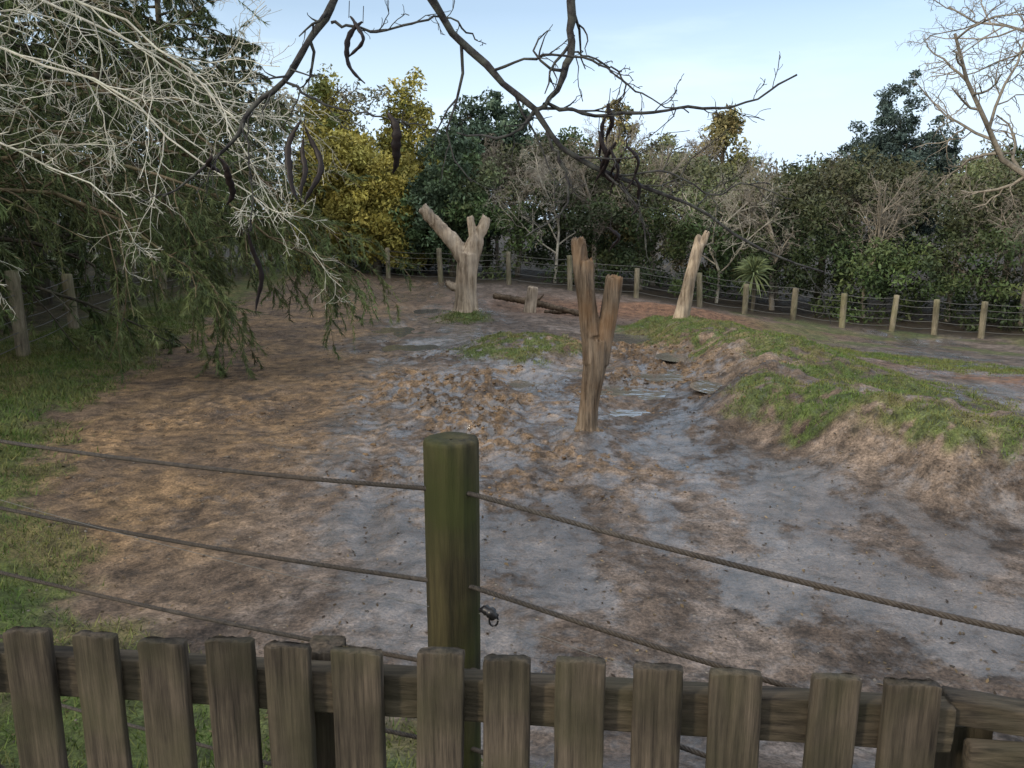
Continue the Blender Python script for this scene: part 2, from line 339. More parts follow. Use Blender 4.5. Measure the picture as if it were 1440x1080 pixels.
# ---------------------------------------------------------------- dead trunks
def capped(pl,rad,sides=14):
    P=resamp(pl,18); R=np.interp(np.linspace(0,1,18),np.linspace(0,1,len(rad)),rad)
    V,F=tubes(P[None],R[None],sides)
    return V,F
def trunk(name,loc,limbs,mat,vox=.02,amp=.02):
    import bmesh
    me=bpy.data.meshes.new(name+'_m'); Vs=[];Fs=[];o=0
    for pl,rad in limbs:
        V,F=capped(pl,rad); Vs+=V.tolist(); Fs+=[tuple(int(q) for q in f+o) for f in F]
        Fs.append(tuple(range(o+13,o-1,-1))); e=o+len(V); Fs.append(tuple(range(e-14,e))); o=e
    me.from_pydata(Vs,[],Fs); me.update()
    bm=bmesh.new(); bm.from_mesh(me)
    bmesh.ops.recalc_face_normals(bm,faces=bm.faces)
    bm.to_mesh(me); bm.free()
    ob=bpy.data.objects.new(name+'_t',me); sc.collection.objects.link(ob)
    md=ob.modifiers.new('r','REMESH'); md.mode='VOXEL'; md.voxel_size=vox
    dg=bpy.context.evaluated_depsgraph_get(); me2=bpy.data.meshes.new_from_object(ob.evaluated_get(dg))
    bpy.data.objects.remove(ob)
    n=len(me2.vertices); co=np.empty(n*3,np.float32); me2.vertices.foreach_get('co',co); co=co.reshape(-1,3).astype(float)
    no=np.empty(n*3,np.float32); me2.vertices.foreach_get('normal',no); no=no.reshape(-1,3)
    an=np.arctan2(co[:,1],co[:,0]+.001)
    dsp=amp*2*(fbm(co[:,0]*9+co[:,1]*7,co[:,2]*1.6+co[:,1]*3,3,3)-.5)+amp*1.6*(fbm(an*5+co[:,0]*18,co[:,2]*1.0,3,4)-.5)
    rag=ss(.0,.3,np.abs(no[:,2])-.6)*amp*3*(vn(co[:,0]*60,co[:,1]*60)-.5)
    co=co+no*dsp[:,None]; co[:,2]+=rag
    me2.vertices.foreach_set('co',co.astype(np.float32).ravel()); me2.polygons.foreach_set('use_smooth',np.ones(len(me2.polygons),bool))
    me2.materials.clear(); me2.materials.append(mat); me2.update()
    ob=bpy.data.objects.new(name,me2); sc.collection.objects.link(ob); ob.location=loc; return ob
trunk('dead_tree_stump',(-1.14,20.1,h1(-1.14,20.1)-.12),[
 ([(-.02,0,-.1),(0,0,.15),(0,0,.55),(.03,0,1.05),(.1,0,1.5)],[.37,.30,.25,.27,.27]),
 ([(.0,0,1.3),(-.3,.03,1.78),(-.7,0,2.22),(-1.02,-.03,2.58)],[.2,.18,.15,.14]),
 ([(.1,0,1.35),(.25,0,1.75),(.28,.02,1.95)],[.23,.21,.15]),
 ([(.24,0,1.8),(.17,0,2.1),(.14,0,2.38)],[.13,.1,.085]),
 ([(.26,0,1.8),(.42,0,2.08),(.54,.02,2.34)],[.15,.13,.11]),
 ([(-.05,0,.62),(-.3,-.04,.70),(-.48,-.05,.8)],[.13,.09,.07]),
 ([(-.1,0,.1),(-.35,-.1,-.08)],[.2,.12]),([(.1,0,.1),(.4,-.1,-.1)],[.2,.1])],M_dead,.028,.035)
trunk('dead_tree_trunk',(.84,8.9,h1(.84,8.9)-.06),[
 ([(0,0,-.05),(.0,0,.08),(.02,0,.35),(.08,0,.8),(.1,0,1.05)],[.17,.115,.105,.125,.13]),
 ([(.06,0,.8),(-.01,.0,1.3),(-.09,0,1.8),(-.135,.01,2.13)],[.12,.095,.078,.068]),
 ([(.04,-.03,1.1),(-.02,-.04,1.5),(-.05,-.03,1.9)],[.09,.085,.07]),
 ([(.12,0,.78),(.185,-.01,1.15),(.235,0,1.45),(.265,0,1.73)],[.10,.098,.094,.09]),
 ([(0,0,.05),(-.16,-.08,-.03)],[.08,.05]),([(0,0,.05),(.17,-.05,-.03)],[.08,.05])],M_dead2,.011,.02)
trunk('dead_tree_trunk',(3.8,18.5,h1(3.8,18.5)-.08),[
 ([(0,0,-.1),(.04,0,.2),(.14,0,.75),(.26,0,1.35),(.38,0,1.85)],[.24,.18,.14,.125,.12]),
 ([(.36,0,1.7),(.46,0,1.9),(.53,0,2.12)],[.09,.075,.06]),
 ([(.34,0,1.7),(.33,0,1.9),(.36,0,2.03)],[.09,.07,.06])],M_dead,.02,.02)
trunk('wooden_stump_board',(.45,21.6,h1(.45,21.6)-.05),[([(0,0,0),(.05,0,.35),(.1,0,.72)],[.17,.15,.13])],M_dead,.02,.02)
def logat(x0,y0,x1,y1,r,da,db,br=None):
    za=h1(x0,y0)+da; zb=h1(x1,y1)+db; L_=[([(0,0,0),((x1-x0)*.5,(y1-y0)*.5,(zb-za)*.5+.04),(x1-x0,y1-y0,zb-za)],[r,r*.95,r*.55])]
    if br: L_.append(([((x1-x0)*.45,(y1-y0)*.45,(zb-za)*.45),((x1-x0)*.45+br[0],(y1-y0)*.45+br[1],(zb-za)*.45+br[2])],[r*.6,r*.3]))
    trunk('fallen_log',(x0,y0,za),L_,M_log,.02,.02)
logat(-.5,23.6,2.0,21.2,.085,.22,.02,(.25,-.2,.3))
logat(.9,22.6,2.3,22.0,.06,.05,.04)

# ---------------------------------------------------------------- boundary fence
fe=empty('post_and_wire_fence')
main=[(-9.9,50),(-8.9,43),(-8.6,40),(-7.6,38.5),(-6.6,36.5),(-4.8,32),(-2.6,30.1),(-.1,29.1),(2.0,28.3),(4.18,27.6),(6.2,27),(7.6,26.7),(9.05,26.3),(10.5,25.9),(12.0,25.7),(13.2,25.4),(14.5,25.1),(16.3,24.7),(18.2,24.2),(20.5,23.6)]
left=[(-7.4,7.0),(-7.9,10.4),(-8.4,13.9),(-9.2,17.1),(-10.0,21),(-10.4,24.5),(-10.8,28.2),(-11.2,32),(-11.6,36),(-12,41)]
def post(px,py,hgt,r,g):
    z0=h1(px,py)-.1; lean=(g.normal()*.025,g.normal()*.025)
    zs=np.array([0,.3,.6,.9,1.0,1.0])*(hgt+.1); rs=np.array([1,1,1,.99,.96,.0])*r
    P=np.stack([px+lean[0]*zs,py+lean[1]*zs,z0+zs],1); P[-1,2]+=.012
    return tubes(P[None],rs[None],12)
g=np.random.default_rng(5)
lst=[post(a,b_,(1.2 if a<3 else 1.05)+.06*g.normal(),.085+.012*g.random(),g) for a,b_ in main]+[post(a,b_,1.15+.3*(b_<15),.11,g) for a,b_ in left]
V,F=joinVF(lst); mk('posts',V,[F],M_fpost,smooth=True,parent=fe)
W_=[]
for line in (main,left):
    for (a,b_),(c_,d_) in zip(line[:-1],line[1:]):
        for hh_ in (.2,.42,.64,.86,1.05):
            t=np.linspace(0,1,6); P=np.stack([a+(c_-a)*t,b_+(d_-b_)*t,(h1(a,b_)+hh_)*(1-t)+(h1(c_,d_)+hh_)*t-.05*4*t*(1-t)],1)
            W_.append(P)
W_=np.array(W_); V,F=tubes(W_,np.full(W_.shape[:2],.008),4); mk('wires',V,[F],M_wire,parent=fe)

# ---------------------------------------------------------------- foreground rope fence
rf=empty('rope_fence')
def fpost(px,py,z0,z1,r,name):
    n=40; zs=np.linspace(z0,z1-.012,n); sides=56
    an=np.arange(sides)*2*np.pi/sides; VV=[]
    for zz in zs:
        rad=r*(1+.05*(fbm(np.cos(an)*3+5,np.sin(an)*3+zz*1.3,3,2)-.5)*2+.02*(vn(an*7,0*an+zz*.6)-.5)-.02*(zz-z0))
        for ca_ in (4.3,5.4,2.1): rad=rad-r*.05*np.exp(-((an-ca_-.05*np.sin(zz*4+ca_))/.035)**2)
        VV.append(np.stack([px+rad*np.cos(an),py+rad*np.sin(an),0*an+zz],1))
    top=VV[-1]; c=np.array([px,py,z1])
    for k,dz in ((.97,.008),(.75,.011),(.4,.010),(.05,.008)):
        q=c+(top-c)*k; q[:,2]=z1-.012+dz+.004*(vn(q[:,0]*40,q[:,1]*40)-.5); VV.append(q)
    V=np.vstack(VV); m_=len(VV); idx=np.arange(m_*sides).reshape(m_,sides)
    a=idx[:-1];b2=np.roll(a,-1,1);d=idx[1:];c2=np.roll(d,-1,1)
    ob=mk(name,V-np.array([px,py,0]),[np.stack([a,b2,c2,d],-1).reshape(-1,4)],M_post,smooth=True,parent=rf); ob.location=(px,py,0)
fpost(-.165,2.14,.2,1.905,.077,'post_1'); fpost(-3.2,3.35,.2,1.95,.08,'post_2'); fpost(2.7,.62,.2,1.9,.08,'post_3')
def rope(pts,r,name,strands=4,pitch=.045):
    P=resamp(pts,60); L=np.linalg.norm(np.diff(P,axis=0),axis=1).sum(); n=int(L/pitch*9)
    P=resamp(pts,n); T=norm(np.gradient(P,axis=0)); A=norm(np.cross(T,[0,0,1.])); B=np.cross(T,A)
    ph=np.linspace(0,L/pitch*2*np.pi,n); Q=[]
    for k in range(strands):
        p=ph+k*2*np.pi/strands; Q.append(P+r*.6*(np.cos(p)[:,None]*A+np.sin(p)[:,None]*B))
    Q=np.array(Q); V,F=tubes(Q,np.full(Q.shape[:2],r*.45),6); mk(name,V,[F],M_rope,smooth=True,parent=rf)
for i,(zl,zp,zr,sg) in enumerate([(1.80,1.768,1.76,.05),(1.56,1.50,1.50,.045),(1.30,1.25,1.24,.04),(1.03,1.0,1.0,.04),(.8,.78,.78,.03)]):
    l=np.array([-3.2,3.27,zl]); p1=np.array([-.24,2.12,zp]); p2=np.array([-.10,2.08,zp-.005]); r_=np.array([2.7,.56,zr])
    def sag(a,b_,s_):
        t=np.linspace(0,1,9)[:,None]; q=a*(1-t)+b_*t; q[:,2]-=s_*4*(t*(1-t))[:,0]; return q
    rope(np.vstack([sag(l,p1,sg),[(p1+p2)/2],sag(p2,r_,sg*1.5)]),.0068 if i<4 else .006,'rope_%d'%(i+1))
t=np.linspace(0,1,14)[:,None]
q=np.array([-3.2,3.25,1.72])*(1-t)+np.array([-.23,2.10,1.43])*t; q[:,2]-=.22*(t*(1-t))[:,0]
q2=np.array([-.09,2.06,1.43])*(1-t)+np.array([2.7,.6,1.2])*t; q2[:,2]-=.1*(t*(1-t))[:,0]
P=np.stack([q,q2]); V,F=tubes(P,np.full(P.shape[:2],.0010),5); mk('thin_wire',V,[F],M_wire,parent=rf)
P=resamp([(-.088,2.07,1.435),(-.07,2.06,1.44),(-.055,2.05,1.435),(-.045,2.05,1.42)],10); V1=tubes(P[None],np.array([[.006,.007,.012,.015,.011,.016,.016,.011,.014,.004]]),12)
th=np.linspace(0,2*np.pi,12); P=np.stack([-.05+.012*np.cos(th),2.045+0*th,1.418+.018*np.sin(th)],1); V2=tubes(P[None],np.full((1,12),.003),6)
V,F=joinVF([V1,V2]); mk('insulator',V,[F],M_black,smooth=True,parent=rf)

# ---------------------------------------------------------------- picket fence
pf=empty('picket_fence')
fd=np.array([.9946,-.1035,0]); fn=np.array([.1035,.9946,0])
def board(c0,ax_l,ax_w,ax_t,Ln,w,th,mat,name,seed,nseg=14):
    c0=np.array(c0,float);g=np.random.default_rng(seed)
    bev=.003; hw,ht=w/2,th/2
    u=np.linspace(-hw+bev,hw-bev,9)
    sec=np.array([(q,-ht) for q in u]+[(hw,-ht+bev),(hw,ht-bev)]+[(q,ht) for q in u[::-1]]+[(-hw,ht-bev),(-hw,-ht+bev)]); ns=len(sec)
    ls=np.concatenate([[0,.004],np.linspace(.03,Ln-.03,nseg),[Ln-.008,Ln-.001,Ln]]); sc_=np.concatenate([[.9,1],np.ones(nseg),[1,.99,.97]])
    V=[]
    bow=g.normal()*.003; gr=g.normal(size=ns)*.0011; topv=g.normal(size=ns)*.0014
    for j,(l,s_) in enumerate(zip(ls,sc_)):
        e=sec*s_
        wv=bow*np.sin(np.pi*l/Ln)+gr+.0004*g.normal(size=ns)
        ex=.0006*g.normal(size=ns)
        k=c0+ax_l*l+(e[:,0]+ex)[:,None]*ax_w+(e[:,1]+wv)[:,None]*ax_t
        if j>=len(ls)-3: k=k+ax_l*topv[:,None]-ax_l*(np.abs(e[:,0])/hw)[:,None]**6*.002
        V.append(k)
    V=np.array(V); m_=len(ls); idx=np.arange(m_*ns).reshape(m_,ns)
    a=idx[:-1];b2=np.roll(a,-1,1);d=idx[1:];c2=np.roll(d,-1,1)
    V=V.reshape(-1,3); o=V.mean(0)
    ob=mk(name,V-o,[np.stack([a,b2,c2,d],-1).reshape(-1,4),idx[:1,::-1],idx[-1:]],mat,parent=pf); ob.location=o
    return ob
xs=[-1.262,-1.118,-.975,-.836,-.693,-.549,-.442,-.301,-.159,-.016,.126,.273,.421,.574,.726]
up=np.array([0,0,1.])
for i,xx in enumerate(xs):
    g=np.random.default_rng(100+i)
    yy=1.504+(xx+.975)*(-.177/1.701)
    t_=norm(up+fd*g.normal()*.008)
    board((xx,yy,.62),t_,norm(fd+fn*g.normal()*.04),fn,1.06+g.normal()*.004,.093+.004*g.normal() if i!=6 else .088,.024,M_picket,'picket_%d'%(i+1),i)
yb=lambda xx:1.504+(xx+.975)*(-.177/1.701)
base=lambda xx,z_,off: np.array([xx,yb(xx),z_])+fn*off
board(base(-1.6,1.572,.040),fd,up,fn,2.42,.088,.045,M_rail,'top_rail',50)
board(base(-1.6,.85,.040),fd,up,fn,2.42,.088,.045,M_rail,'bottom_rail',51)
board(base(-1.5,1.52,.088),norm(fd*.75-up*.62),norm(fd*.62+up*.75),fn,1.0,.085,.035,M_rail,'brace',52)
board(base(.80,1.60,.06),norm(fd*.95-up*.13),norm(up+fd*.13),fn,.6,.05,.05,M_rail,'end_rail',53)
board(base(.83,1.50,.016),fd,up,fn,.6,.11,.03,M_rail,'end_board',54)
board(base(.83,1.38,.018),fd,up,fn,.6,.11,.03,M_rail,'end_board_lower',55)
for k,(xx,tp) in enumerate(((-1.45,1.60),(-.40,1.625),(.86,1.54))):
    board(base(xx,.1,.115 if k!=1 else .11),up,fd,fn,tp-.1,.095 if k!=1 else .07,.07,M_picket,'fence_post_%d'%(k+1),60+k)

# ---------------------------------------------------------------- vegetation
def rhomb(pos,size,col,g,elong=1.5,upb=.3):
    n=len(pos)
    u=norm(g.normal(size=(n,3))); nrm=norm(g.normal(size=(n,3))+np.array([0,0,upb]))
    u=norm(u-(u*nrm).sum(1,keepdims=True)*nrm); w=np.cross(nrm,u)
    s_=size[:,None]
    V=np.stack([pos-u*s_*elong,pos-w*s_*.6,pos+u*s_*elong,pos+w*s_*.6],1).reshape(-1,3)
    return V,np.arange(4*n).reshape(-1,4),np.repeat(col,4,axis=0)
def clumps(cen,rad,per,size,cols,g,sq=.75,elong=1.5):
    K=len(cen); n=K*per
    d=norm(g.normal(size=(n,3)))*(g.random((n,1))**.45)
    d[:,2]*=sq
    ci=np.repeat(np.arange(K),per)
    pos=cen[ci]+d*rad[ci][:,None]
    c=cols[ci]*(.7+.6*g.random((n,1)))
    sz=size*(.6+.8*g.random(n))
    return rhomb(pos,sz,c,g,elong)
def crown_centres(ells,K,g,shell=.55):
    out=[]
    w=np.array([e[3]*e[4]*e[5] for e in ells])**.67; w/=w.sum()
    for e,ww in zip(ells,w):
        k=max(3,int(K*ww)); d=norm(g.normal(size=(k,3)))*(shell+(1-shell)*g.random((k,1)))
        out.append(np.array(e[:3])+d*np.array(e[3:6]))
    return np.vstack(out)
def pal(K,cols,g):
    cols=np.array(cols); w=g.random((K,len(cols)))**3; w/=w.sum(1,keepdims=True); return (w@cols)*(.65+.7*g.random((K,1)))
def broadleaf(name,loc,ells,K,per,size,crad,cols,seed,th,sq=.75,elong=1.5):
    g=np.random.default_rng(seed); e=empty(name,loc)
    cen=crown_centres(ells,K,g)
    V,F,C=clumps(cen,crad*(.6+.8*g.random(len(cen))),per,size,pal(len(cen),cols,g),g,sq,elong)
    mk('foliage',V,[F],M_leaf,col=C,parent=e)
    top=max(q[2] for q in ells)
    P=np.array([[(0,0,-.3),(.1,0,top*.4),(0,.1,top*.7),(.1,.05,top*1.0)]],float); P=resamp(P[0],8)[None]
    R=np.linspace(th,th*.25,8)[None]
    l1=children(P,R,9,.35,.8,.25,(0,0,.08),.15,g=g); l2=children(*l1,5,.5,.7,.3,wob=.2,g=g)
    V,F=joinVF([tubes(P,R,8),tubes(*l1,5),tubes(*l2,4)]); mk('trunk',V,[F],M_bark,smooth=True,parent=e)
    return e
gold=[(.36,.32,.075),(.26,.25,.065),(.14,.17,.05),(.42,.355,.09)]
ol=[(.20,.18,.08),(.15,.16,.065),(.25,.20,.09)]
dg_=[(.045,.078,.028),(.07,.105,.04),(.03,.052,.02)]
bg_=[(.065,.105,.072),(.10,.145,.092),(.042,.07,.046)]
def cone(hh_,w,n=7,base=.1):
    return [(0,0,hh_*(base+(1-base)*(i+.5)/n),w*(1-(i/n)**1.4)*.5+.15,w*(1-(i/n)**1.4)*.5+.15,hh_/n*.9) for i in range(n)]
def tree_at(fn,name,x_,y_,*a,**k): return fn(name,(x_,y_,h1(x_,y_)),*a,**k)
tree_at(broadleaf,'golden_conifer',-7.9,37,cone(7.9,5.0),260,110,.07,.50,gold,11,.2,1.1)
tree_at(broadleaf,'golden_conifer',-4.5,37.5,cone(8.0,4.6),250,110,.07,.48,gold,12,.2,1.1)
tree_at(broadleaf,'golden_conifer',-5.6,34.2,[(0,0,2.9,1.9,1.5,2.4),(1.0,-.3,1.9,1.3,1.2,1.8),(-1.0,0,4.2,1.4,1.2,1.5)],260,110,.065,.5,gold[:1]+gold[3:]+gold[1:2],13,.2)
tree_at(broadleaf,'olive_conifer',5.0,40,cone(7.6,3.6),150,100,.08,.46,ol,14,.2,1.1)
tree_at(broadleaf,'olive_conifer',10.2,41,cone(8.8,5.0),190,100,.08,.5,ol,15,.2,1.1)
tree_at(broadleaf,'broadleaf_tree',-1.2,38,[(0,0,6.3,2.2,1.6,1.5),(1.3,0,5.2,1.3,1.2,1.3),(-1.2,0,5.0,1.2,1.2,1.2)],110,100,.08,.5,bg_,16,.2)
tree_at(broadleaf,'broadleaf_tree',-2.4,33.2,[(0,0,3.6,1.6,1.4,2.0),(.9,0,2.4,1.2,1.1,1.6),(-.9,0,2.2,1.2,1.1,1.5)],170,100,.065,.42,bg_+[(.11,.17,.065)],17,.18)
tree_at(broadleaf,'cypress_tree',17.2,38,[(0,0,7.9,1.0,1.1,2.1),(0,0,5.6,2.5,2.2,1.9),(-1.6,0,6.1,1.1,1.2,1.6),(1.6,0,6.3,1.2,1.2,1.6),(0,0,3,2.8,2.2,2)],380,120,.055,.38,[(.05,.078,.07),(.072,.108,.095),(.035,.056,.048)],18,.25)
tree_at(broadleaf,'evergreen_tree',2.3,39,[(0,0,4.6,1.8,1.4,1.6),(1.2,0,3.8,1.3,1.2,1.3)],100,100,.075,.5,dg_,19,.2)
tree_at(broadleaf,'evergreen_tree',13.4,36,[(0,0,4.6,1.9,1.4,1.5),(-1.3,0,3.8,1.4,1.2,1.3)],110,100,.075,.5,dg_,20,.2)
tree_at(broadleaf,'evergreen_tree',21.5,36,[(0,0,5.0,2.2,1.6,1.7),(-1.5,0,3.8,1.6,1.2,1.5)],120,100,.075,.5,dg_,21,.2)
g=np.random.default_rng(31)
K=1450
cx=-11+42*g.random(K)
dp=g.random(K)**1.3*8; fy=np.interp(cx,[-11,-4.8,-2.6,-.1,4.2,9,14.5,32],[39,32.8,31.0,30.0,28.6,27.4,26.2,21.5]); cy=fy+.9+dp
topz=np.interp(dp,[0,2,5,8],[1.9,3.4,4.4,5.1])*(.60+.85*fbm(cx*.5,cy*.25,3,77))+.5*g.random(K)
topz=np.where(cx<-4,topz*.7,topz)
cz=topz*np.where(g.random(K)<.45,1-.15*g.random(K),g.random(K))
base_=H(cx,cy); cen=np.stack([cx,cy,base_+cz+.15],1)
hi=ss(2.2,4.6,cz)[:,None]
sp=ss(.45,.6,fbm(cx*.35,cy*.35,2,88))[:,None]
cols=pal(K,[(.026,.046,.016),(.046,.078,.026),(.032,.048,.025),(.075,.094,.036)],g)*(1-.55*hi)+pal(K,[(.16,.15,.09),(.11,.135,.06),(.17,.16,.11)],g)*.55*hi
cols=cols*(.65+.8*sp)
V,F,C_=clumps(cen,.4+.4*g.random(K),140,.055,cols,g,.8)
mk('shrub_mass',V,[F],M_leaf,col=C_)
K=800
cx=-60+150*g.random(K); cy=44+24*g.random(K)
tz=(4.6+2.5*fbm(cx*.16,cy*.1,3,99))*(cy/48)**.7
tz=np.where(cx<-9,tz+4,tz)
cz=tz*(1-.75*g.random(K)**1.5); cen=np.stack([cx,cy,H(cx,cy)+cz],1)
cols=pal(K,[(.10,.125,.08),(.15,.155,.11),(.075,.105,.065),(.18,.165,.12)],g)
V,F,C_=clumps(cen,.9+.7*g.random(K),120,.11,cols,g,.8); mk('distant_trees',V,[F],M_leaf,col=C_)
K=520
cx=-34+18*g.random(K); cy=4+44*g.random(K); cz=10*g.random(K)**.8
cen=np.stack([cx,cy,cz],1); cols=pal(K,dg_,g)
V,F,C_=clumps(cen,.9+.7*g.random(K),100,.13,cols,g,.8); mk('woodland',V,[F],M_leaf,col=C_)

# bare trees
def bare(seed,hgt,r0,droop=.0,ks=(9,8,7,4),spread=.75,rmin=.006):
    g=np.random.default_rng(seed)
    P=resamp([(0,0,-.2),(g.normal()*.15,g.normal()*.15,hgt*.25),(g.normal()*.3,g.normal()*.3,hgt*.5),(g.normal()*.5,g.normal()*.5,hgt*.8)],10)[None]; R=np.linspace(r0,r0*.3,10)[None]
    lv=[(P,R)]; L_=[tubes(P,R,8)]
    for i,k in enumerate(ks):
        q=children(*lv[-1],k,(.8,.62,.55,.6)[i],spread,(.25,.2,.15,.15)[i],(0,0,.10-.06*i-droop),.20+.07*i,g=g,rr=(.6,.6,.6,.65)[i],tip=.4)
        q=(q[0],np.maximum(q[1],rmin)); lv.append(q); L_.append(tubes(*q,(6,5,3,3)[i]))
    return joinVF(L_)
protos=[bare(41,6,.13),bare(42,5.5,.08,.03,rmin=.0045),bare(43,6.5,.12,.02,(10,8,6,4),.65)]
def inst(me_obj,name,loc,rz,sx):
    ob=bpy.data.objects.new(name,me_obj.data); ob.location=loc; ob.rotation_euler=(0,0,rz); ob.scale=(sx,sx,sx); sc.collection.objects.link(ob); return ob
places=[(1.6,30.9,1,.85,.3),(3.2,31.5,0,.9,1.2),(7.3,29.3,1,.8,2.2),(9.3,29.2,0,.82,.7),(5.0,32,2,.85,3),(12.5,29,2,.75,1.9),(15.5,29,0,.8,4.4),(19,30,0,.9,5.1),(11,34.0,0,.95,.1),(3.4,37,2,1.0,2.9),(8,37,2,1.0,4.0),(14,35,2,.9,.6),(-.6,36.5,2,.85,1.1),(21,33,2,1.1,2),(17.5,28,2,.8,2.7),(6,35,0,1,5),(.2,34,0,.9,3.9)]
first={}
for (a,b_,k,s_,rz) in places:
    if k not in first:
        ob=mk('bare_tree',protos[k][0],[protos[k][1]],M_grey2 if k==1 else M_grey,smooth=True); first[k]=ob
        ob.location=(a,b_,h1(a,b_)); ob.rotation_euler=(0,0,rz); ob.scale=(s_,)*3
    else: inst(first[k],'bare_tree',(a,b_,h1(a,b_)),rz,s_)
V,F=bare(47,9.5,.17,.0,(13,10,9,5),.85,.0040)
ob=mk('bare_tree',V,[F],M_grey,smooth=True); ob.location=(11.9,17.3,h1(11.9,17.3))

# conifers at left
def conifer(seed,hgt,rad,nl=56,zmin=1.0):
    g=np.random.default_rng(seed)
    P=resamp([(0,0,-.3),(.05,0,hgt*.3),(0,.1,hgt*.7),(0,0,hgt)],12)[None]; R=np.linspace(.24,.03,12)[None]
    zz=zmin+(hgt-zmin-.3)*(np.arange(nl)+g.random(nl))/nl; az=np.arange(nl)*2.4+g.normal(size=nl)*.3
    ln=(rad*(1-zz/(hgt+1))**.75+.5)*(.75+.4*g.random(nl))
    d=np.stack([np.cos(az),np.sin(az),.25+.2*g.random(nl)],1); pts=[np.stack([0*zz,0*zz,zz],1)]
    for j in range(7):
        d=norm(d+.07*g.normal(size=d.shape)+np.array([0,0,-.11])); pts.append(pts[-1]+d*(ln/7)[:,None])
    return P,R,np.stack(pts,1),g
def dress(P1,R1,g,k1,k2,nb,cols,w=.011,bl=.15):
    q1=children(P1,R1,k1,.36,.85,.12,(0,0,-.16),.12,g=g,flat=.35); q2=children(*q1,k2,.5,.7,.1,(0,0,-.2),.15,g=g,flat=.6,n=5)
    tw=[tubes(P1,R1,5),tubes(q1[0],np.maximum(q1[1],.006),3)]
    T=q2[0]; M,n,_=T.shape
    s_=g.random((M,nb))*(n-1.01); i0=s_.astype(int); f=(s_-i0)[...,None]; mi=np.arange(M)[:,None]
    pos=(T[mi,i0]*(1-f)+T[mi,i0+1]*f).reshape(-1,3); tn=norm(T[mi,i0+1]-T[mi,i0]).reshape(-1,3)
    N_=len(pos); d=norm(tn*1.0+.75*g.normal(size=(N_,3))*.7+np.array([0,0,-.25])); side=norm(np.cross(d,g.normal(size=(N_,3))))*w
    tip=pos+d*(bl*(.5+.8*g.random((N_,1))))
    V=np.stack([pos-side,pos+side,tip],1).reshape(-1,3)
    c=np.repeat(pal(M,cols,g),nb,axis=0)*(.6+.8*g.random((N_,1)))
    return joinVF(tw),(V,np.arange(3*N_).reshape(-1,3),np.repeat(c,3,axis=0))
ccol=[(.045,.072,.022),(.072,.105,.034),(.030,.048,.018),(.115,.125,.045)]
cp=[]
for sd,hg,rd in ((61,14,5.2),(62,12,4.6)):
    P,R,P1,g=conifer(sd,hg,rd); R1=np.tile(np.linspace(.06,.012,8),(len(P1),1))
    (tv,tf),(nv,nf,nc_)=dress(P1,R1,g,13,5,22,ccol,.018,.19)
    tv,tf=joinVF([(tv,tf),tubes(P,R,8)])
    cp.append((tv,tf,nv,nf,nc_))
cdat=[]
def place_conifer(k,x_,y_,rz,s_,sz):
    e=empty('pine_tree',(x_,y_,h1(x_,y_))); e.rotation_euler=(0,0,rz); e.scale=(s_,s_,sz)
    tv,tf,nv,nf,nc_=cp[k]
    if len(cdat)<=k:
        a_=mk('trunk',tv,[tf],M_bark,smooth=True,parent=e); b2=mk('foliage',nv,[nf],M_needle,col=nc_,parent=e); cdat.append((a_.data,b2.data))
    else:
        for nm,d_ in zip(('trunk','foliage'),cdat[k]):
            o_=bpy.data.objects.new(nm,d_); sc.collection.objects.link(o_); o_.parent=e
    return e
place_conifer(0,-11.0,12.6,.3,1.0,1.0)
place_conifer(1,-12.0,17.5,1.3,1.0,1.15)
place_conifer(0,-12.6,22,2.1,1.0,1.1)
place_conifer(1,-12.9,27,4.1,1.1,1.25)
place_conifer(0,-13.0,32,5.1,1.0,1.0)
place_conifer(1,-12.2,38,3.1,.95,.85)
place_conifer(1,-12.0,7.5,.9,1.0,1.1)
lim=[[(-10.6,12.8,2.4),(-8,13,3.4),(-5.6,13.2,3.1),(-3.9,13.4,2.2),(-2.9,13.5,1.5)],
 [(-10.6,12.8,2.2),(-8,12.6,3.0),(-6,12.6,2.4),(-4.7,12.6,1.5),(-4.2,12.6,.9)],
 [(-10.6,12.8,3.4),(-8,13.2,4.6),(-5.9,13.6,4.2),(-4.4,13.8,3.2),(-3.7,13.9,2.6)],
 [(-10.6,12.8,4.6),(-8,13.4,6.0),(-6.2,14,5.6),(-5.2,14.2,4.6),(-4.6,14.2,4.0)],
 [(-10.6,12.8,2.8),(-9,11.2,3.0),(-7.5,10.4,2.6),(-6.4,9.8,2.0)],
 [(-11.7,17.5,2.5),(-9,17.6,3.4),(-6.8,17.8,2.8),(-5.6,17.8,1.9)],
 [(-11.7,17.5,3.5),(-9,18,5),(-6.6,18.2,4.6),(-5.4,18.4,3.6)],
 [(-10.6,12.8,2.6),(-8.3,13.8,3.4),(-6.2,14.4,2.8),(-5.0,14.6,1.8)],
 [(-10.6,12.8,3.0),(-8,13.6,3.9),(-5.4,14.4,3.5),(-3.8,14.8,2.6),(-3.1,15,2.0)]]
P1=np.stack([resamp(l,9) for l in lim]); g=np.random.default_rng(66)
P1[:,1:]+=g.normal(size=P1[:,1:].shape)*.07
R1=np.tile(np.linspace(.045,.008,9),(len(P1),1))
(tv,tf),(nv,nf,nc_)=dress(P1,R1,g,28,8,50,ccol+[(.12,.14,.05)],.008,.12)
pe=empty('pine_branches')
mk('limbs',tv,[tf],M_limb,smooth=True,parent=pe); mk('foliage',nv,[nf],M_needle,col=nc_,parent=pe)

